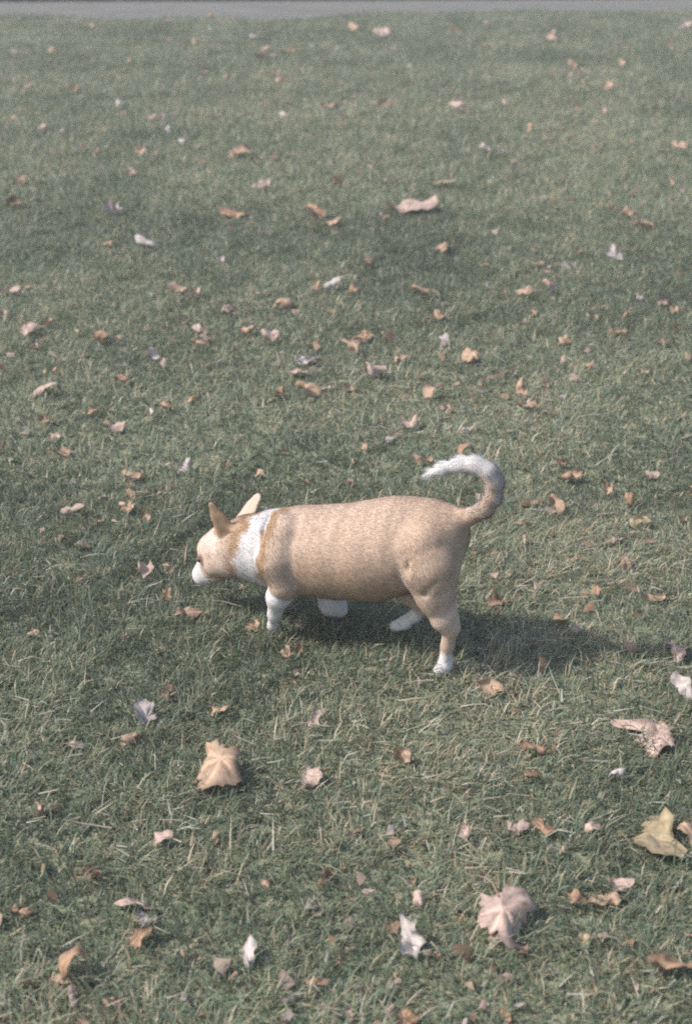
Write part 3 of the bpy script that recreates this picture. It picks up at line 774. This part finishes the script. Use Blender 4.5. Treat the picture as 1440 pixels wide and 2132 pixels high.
# --- the many others
MORE = [
 (98,1683,46,26,'tan'),(190,1817,38,26,'orange'),(340,1745,38,26,'pink'),(1392,1995,72,26,'orange'),(1258,1872,48,28,'tan'),(1292,1838,44,36,'pink'),(1250,1950,26,26,'pink'),
 (965,1735,26,38,'pink'),(1078,1722,36,36,'pink'),(1132,1722,36,34,'orange'),(1410,1352,46,16,'pink'),(1050,2115,26,30,'orange'),(145,1550,38,16,'pink'),(272,1540,32,30,'tan'),
 (450,1742,24,30,'tan'),(672,1828,34,44,'orange'),(552,1842,16,30,'tan'),(858,1836,22,20,'tan'),(870,1872,18,40,'pink'),(500,1222,14,14,'pink'),(305,1183,36,26,'pink'),(350,1187,20,36,'tan'),
 (303,1075,24,36,'tan'),(277,985,40,26,'tan'),(152,1060,38,30,'pink'),(540,985,18,18,'tan'),(592,940,20,22,'tan'),(728,1003,16,26,'tan'),(565,697,36,28,'pink'),(515,685,30,14,'tan'),(415,685,26,18,'pink'),
 (457,540,20,20,'pale'),(62,685,28,42,'pink'),(102,671,24,14,'tan'),(100,808,52,16,'pink'),(725,803,26,28,'tan'),(782,770,46,30,'pink'),(835,748,30,22,'tan'),(810,697,24,40,'tan'),(755,700,58,22,'orange'),
 (730,722,40,16,'tan'),(925,708,26,26,'grey'),(915,655,26,36,'tan'),(1142,597,28,40,'pink'),(1095,607,32,12,'tan'),(1240,655,16,22,'tan'),(1300,658,18,26,'orange'),(1382,628,24,32,'pink'),(1400,645,24,30,'tan'),
 (1375,710,14,32,'tan'),(1432,742,20,30,'tan'),(850,880,34,22,'pink'),(808,916,20,16,'pale'),(930,848,16,14,'tan'),(970,892,16,18,'grey'),(1170,963,30,20,'tan'),(1190,987,46,22,'tan'),(1308,1040,30,34,'orange'),
 (1155,1048,36,22,'tan'),(1098,1046,30,16,'orange'),(1330,1083,30,30,'yellow'),(1302,1172,26,32,'tan'),(1185,1163,22,22,'tan'),(1165,1286,32,10,'orange'),(1362,1238,36,10,'tan'),(1095,1125,20,16,'pink'),
 (800,450,20,22,'tan'),(705,375,42,30,'orange'),(655,440,36,24,'orange'),(692,460,50,14,'tan'),(235,425,70,20,'grey'),(230,505,44,20,'orange'),(305,500,34,16,'pale'),(960,200,20,12,'tan'),
 (1002,305,26,20,'pale'),(1042,312,20,28,'pale'),(1065,333,32,18,'tan'),(1103,265,16,14,'tan'),(1256,228,14,14,'pink'),(1310,443,26,22,'tan'),(1336,466,36,14,'tan'),(1395,380,14,22,'tan'),(1265,178,20,11,'tan'),
 (1032,484,16,18,'pink'),(920,516,36,10,'tan'),(1410,300,42,11,'tan'),(320,242,40,26,'pink'),(348,273,18,24,'pale'),(380,298,18,20,'pale'),(292,313,32,28,'tan'),(590,238,18,26,'pale'),(250,217,20,13,'pale'),
 (268,122,22,18,'tan'),(172,170,20,28,'pale'),(153,184,26,34,'orange'),(108,103,12,18,'tan'),(195,55,16,16,'pink'),(130,271,14,18,'pale'),(273,358,22,22,'pink'),(500,314,60,18,'tan'),(542,383,26,24,'pink'),
 (553,104,26,26,'tan'),(545,116,34,14,'brown'),(613,107,18,18,'orange'),(437,33,20,10,'orange'),(800,68,52,16,'pink'),(737,56,26,18,'tan'),(1152,74,38,26,'pink'),(1425,48,36,20,'pink'),(1190,132,18,14,'tan'),
 (1296,131,18,16,'tan'),(1013,48,26,14,'tan'),(800,213,34,36,'orange'),(1046,215,14,18,'tan'),(58,176,14,22,'pink'),(1392,93,18,10,'orange'),(88,266,18,14,'pink'),(25,420,30,30,'brown'),(218,270,14,16,'tan'),
 (4,655,20,22,'tan'),(6,765,22,18,'orange'),(22,602,30,12,'pink'),(60,598,14,14,'tan'),(375,598,40,16,'tan'),(400,606,60,12,'pink'),(475,640,26,10,'pink'),(590,632,40,12,'tan'),(688,648,18,14,'tan'),
 (345,40,26,22,'brown'),(945,62,26,16,'brown'),(530,75,28,12,'grey'),(350,82,10,10,'orange'),(405,86,14,8,'tan'),(415,138,36,14,'brown'),(430,150,14,10,'orange'),(470,160,14,14,'tan'),(580,165,16,14,'tan'),(690,218,20,12,'tan'),
 (770,545,30,10,'brown'),(740,600,20,14,'orange'),(880,600,36,8,'tan'),(1015,592,12,10,'grey'),(1330,620,20,14,'grey'),(1110,650,16,12,'tan'),(1285,690,26,14,'orange'),(1250,640,14,12,'orange'),(1175,708,30,14,'tan'),
 (1085,810,16,40,'tan'),(1095,842,30,10,'orange'),(1000,800,16,20,'orange'),(1140,800,16,10,'tan'),(1190,760,10,12,'tan'),(1340,770,24,10,'tan'),(1430,870,16,16,'yellow'),(1120,940,14,10,'orange'),(905,810,40,12,'tan'),
 (920,848,14,12,'pink'),(830,905,16,12,'tan'),(880,955,30,12,'tan'),(970,935,40,10,'orange'),(760,930,20,12,'tan'),(735,960,10,12,'tan'),(470,965,12,18,'orange'),(640,1000,10,20,'orange'),(245,885,30,18,'pink'),
 (195,855,26,12,'orange'),(318,858,18,12,'pale'),(345,845,24,12,'tan'),(220,880,12,12,'tan'),(95,870,30,12,'orange'),(115,770,10,24,'tan'),(95,775,14,22,'tan'),(255,788,30,10,'orange'),(270,778,16,12,'tan'),
 (415,720,30,8,'tan'),(380,665,20,14,'tan'),(405,830,22,8,'orange'),(640,805,40,8,'tan'),(585,815,26,10,'orange'),(675,808,24,10,'pink'),(210,700,32,10,'orange'),(80,720,20,12,'pink'),(160,690,14,10,'tan'),
 (88,1104,12,16,'pink'),(128,1118,14,20,'tan'),(175,1136,26,14,'brown'),(30,1195,20,12,'tan'),(165,1205,20,12,'orange'),(160,1140,10,10,'pink'),(70,1320,24,14,'tan'),(260,1320,12,10,'orange'),(345,1470,12,10,'orange'),
 (345,1440,26,26,'brown'),(275,1535,16,10,'orange'),(460,1475,30,10,'tan'),(620,1400,14,14,'pink'),(612,1420,12,10,'orange'),(600,1505,16,14,'orange'),(725,1610,10,22,'yellow'),(1110,1555,40,12,'orange'),(1150,1555,16,14,'orange'),
 (1100,1610,24,16,'orange'),(1235,1725,36,24,'pink'),(1170,1770,14,22,'tan'),(1200,1865,36,26,'orange'),(1215,1955,16,40,'yellow'),(1310,1960,10,30,'orange'),(1432,1945,18,12,'tan'),(1320,2055,16,12,'pink'),
 (130,2040,40,10,'tan'),(190,2030,24,16,'pink'),(220,2085,16,26,'tan'),(240,2085,18,26,'orange'),(210,2115,12,14,'orange'),(55,1900,24,26,'orange'),(25,1890,24,20,'orange'),(280,1880,50,10,'pink'),(150,2005,60,12,'orange'),
 (410,1990,26,10,'tan'),(15,2080,10,14,'pale'),(90,2090,10,20,'pale'),(815,2045,30,14,'pink'),(600,2080,30,10,'grey'),(910,1985,10,30,'tan'),(912,1920,10,26,'pink'),(1110,1340,20,10,'orange'),(1225,1380,10,20,'orange'),
 (990,1125,10,12,'pink'),(1060,1195,20,10,'tan'),(1005,1180,14,10,'tan'),(1350,1130,20,14,'tan'),(1420,1080,24,14,'tan'),(1440,1020,20,20,'orange'),(1350,985,30,14,'pink'),(1380,960,16,12,'tan'),(1400,1220,16,14,'orange'),
]
for t_ in MORE: leaf(*t_)

# crumbs of broken leaf down among the blades
nl = 15000
x = rng.uniform(-4.2, 4.2, nl); y = 1.4 + 12 * rng.random(nl) ** 1.3
u, v = project(np.stack([x, y, np.zeros(nl)], 1))
k_ = (np.abs(x) < y * .27 + .9) & (rng.random(nl) < -.05 + .35 * nz2(x * .45, y * .45) + .4 * blobs([(1250, 1100, 250, 160, 1.), (700, 720, 500, 90, 1.), (300, 1020, 150, 80, .6), (1250, 680, 250, 90, .7), (950, 1820, 500, 200, .5)], u, v) + .25 * nz1(x, y))
x, y = x[k_], y[k_]; nl = len(x)
sz = np.clip(.0078 * np.exp(rng.normal(0, .42, nl)), .003, .0105) * (1 + .13 * y)
an = rng.uniform(0, 6.28, nl); tl_ = rng.normal(0, .6, nl); asp = rng.uniform(.35, .9, nl)
LV = np.zeros((nl, 5, 3))
for q_, (a, b, c_) in enumerate(((-1, -.6, .1), (.7, -1, 0), (1.1, .3, .15), (.1, 1, 0), (-.9, .5, -.1))):
    a = a + rng.normal(0, .25, nl); b = (b + rng.normal(0, .25, nl)) * asp
    lx = a * np.cos(an) - b * np.sin(an); ly = a * np.sin(an) + b * np.cos(an)
    LV[:, q_] = np.stack([x + lx * sz, y + ly * sz, .016 + rng.uniform(-.006, .008, nl) + sz * (ly * tl_ * .6 + c_ + rng.normal(0, .25, nl))], 1)
b0 = np.arange(nl) * 5
cc = np.array([LEAFC[q_] for q_ in ('tan', 'pink', 'orange', 'brown', 'pink', 'tan', 'grey')])[rng.integers(0, 7, nl)] * rng.uniform(.75, 1.1, (nl, 1))
o = link('leaf_litter', make_mesh('leaf_litter', LV.reshape(-1, 3), tris=np.concatenate([np.stack([b0, b0 + 1, b0 + 2], 1), np.stack([b0, b0 + 2, b0 + 3], 1), np.stack([b0, b0 + 3, b0 + 4], 1)]), colors=np.repeat(cc, 5, 0)), MAT_GRASS)
tag(o, 'crumbs of broken dry leaf scattered down in the grass', 'leaf litter', kind='stuff')

# added scattering volume that lifts the dark tones to a faded look
hb = 155; zt = CAM_H + .12
hv = [(x_, y_, z_) for z_ in (-1.0, zt) for (x_, y_) in ((-hb, -hb), (hb, -hb), (hb, hb), (-hb, hb))]
hz = link('fade_volume', make_mesh('fade_volume', np.array(hv), quads=[(3, 2, 1, 0), (4, 5, 6, 7), (0, 1, 5, 4), (1, 2, 6, 5), (2, 3, 7, 6), (3, 0, 4, 7)]))
mh, t, N, L = new_mat('fade_scatter')
out = N.new('ShaderNodeOutputMaterial'); pv_ = N.new('ShaderNodeVolumePrincipled')
pv_.inputs['Color'].default_value = (.95, .96, .97, 1); pv_.inputs['Density'].default_value = FADE_DENSITY; pv_.inputs['Anisotropy'].default_value = 0.0
L.new(pv_.outputs[0], out.inputs['Volume']); hz.data.materials.append(mh)
tag(hz, 'thin even milky veil added to lift the dark tones', 'fade_volume', kind='stuff')
print('paw z', P(557,1334,.036)[2], P(915,1398,.057)[2], P(824,1304,-.056)[2], P(714,1280,-.056)[2]); print('leaves', seedc[0] - 100, 'dog verts', len(DV))
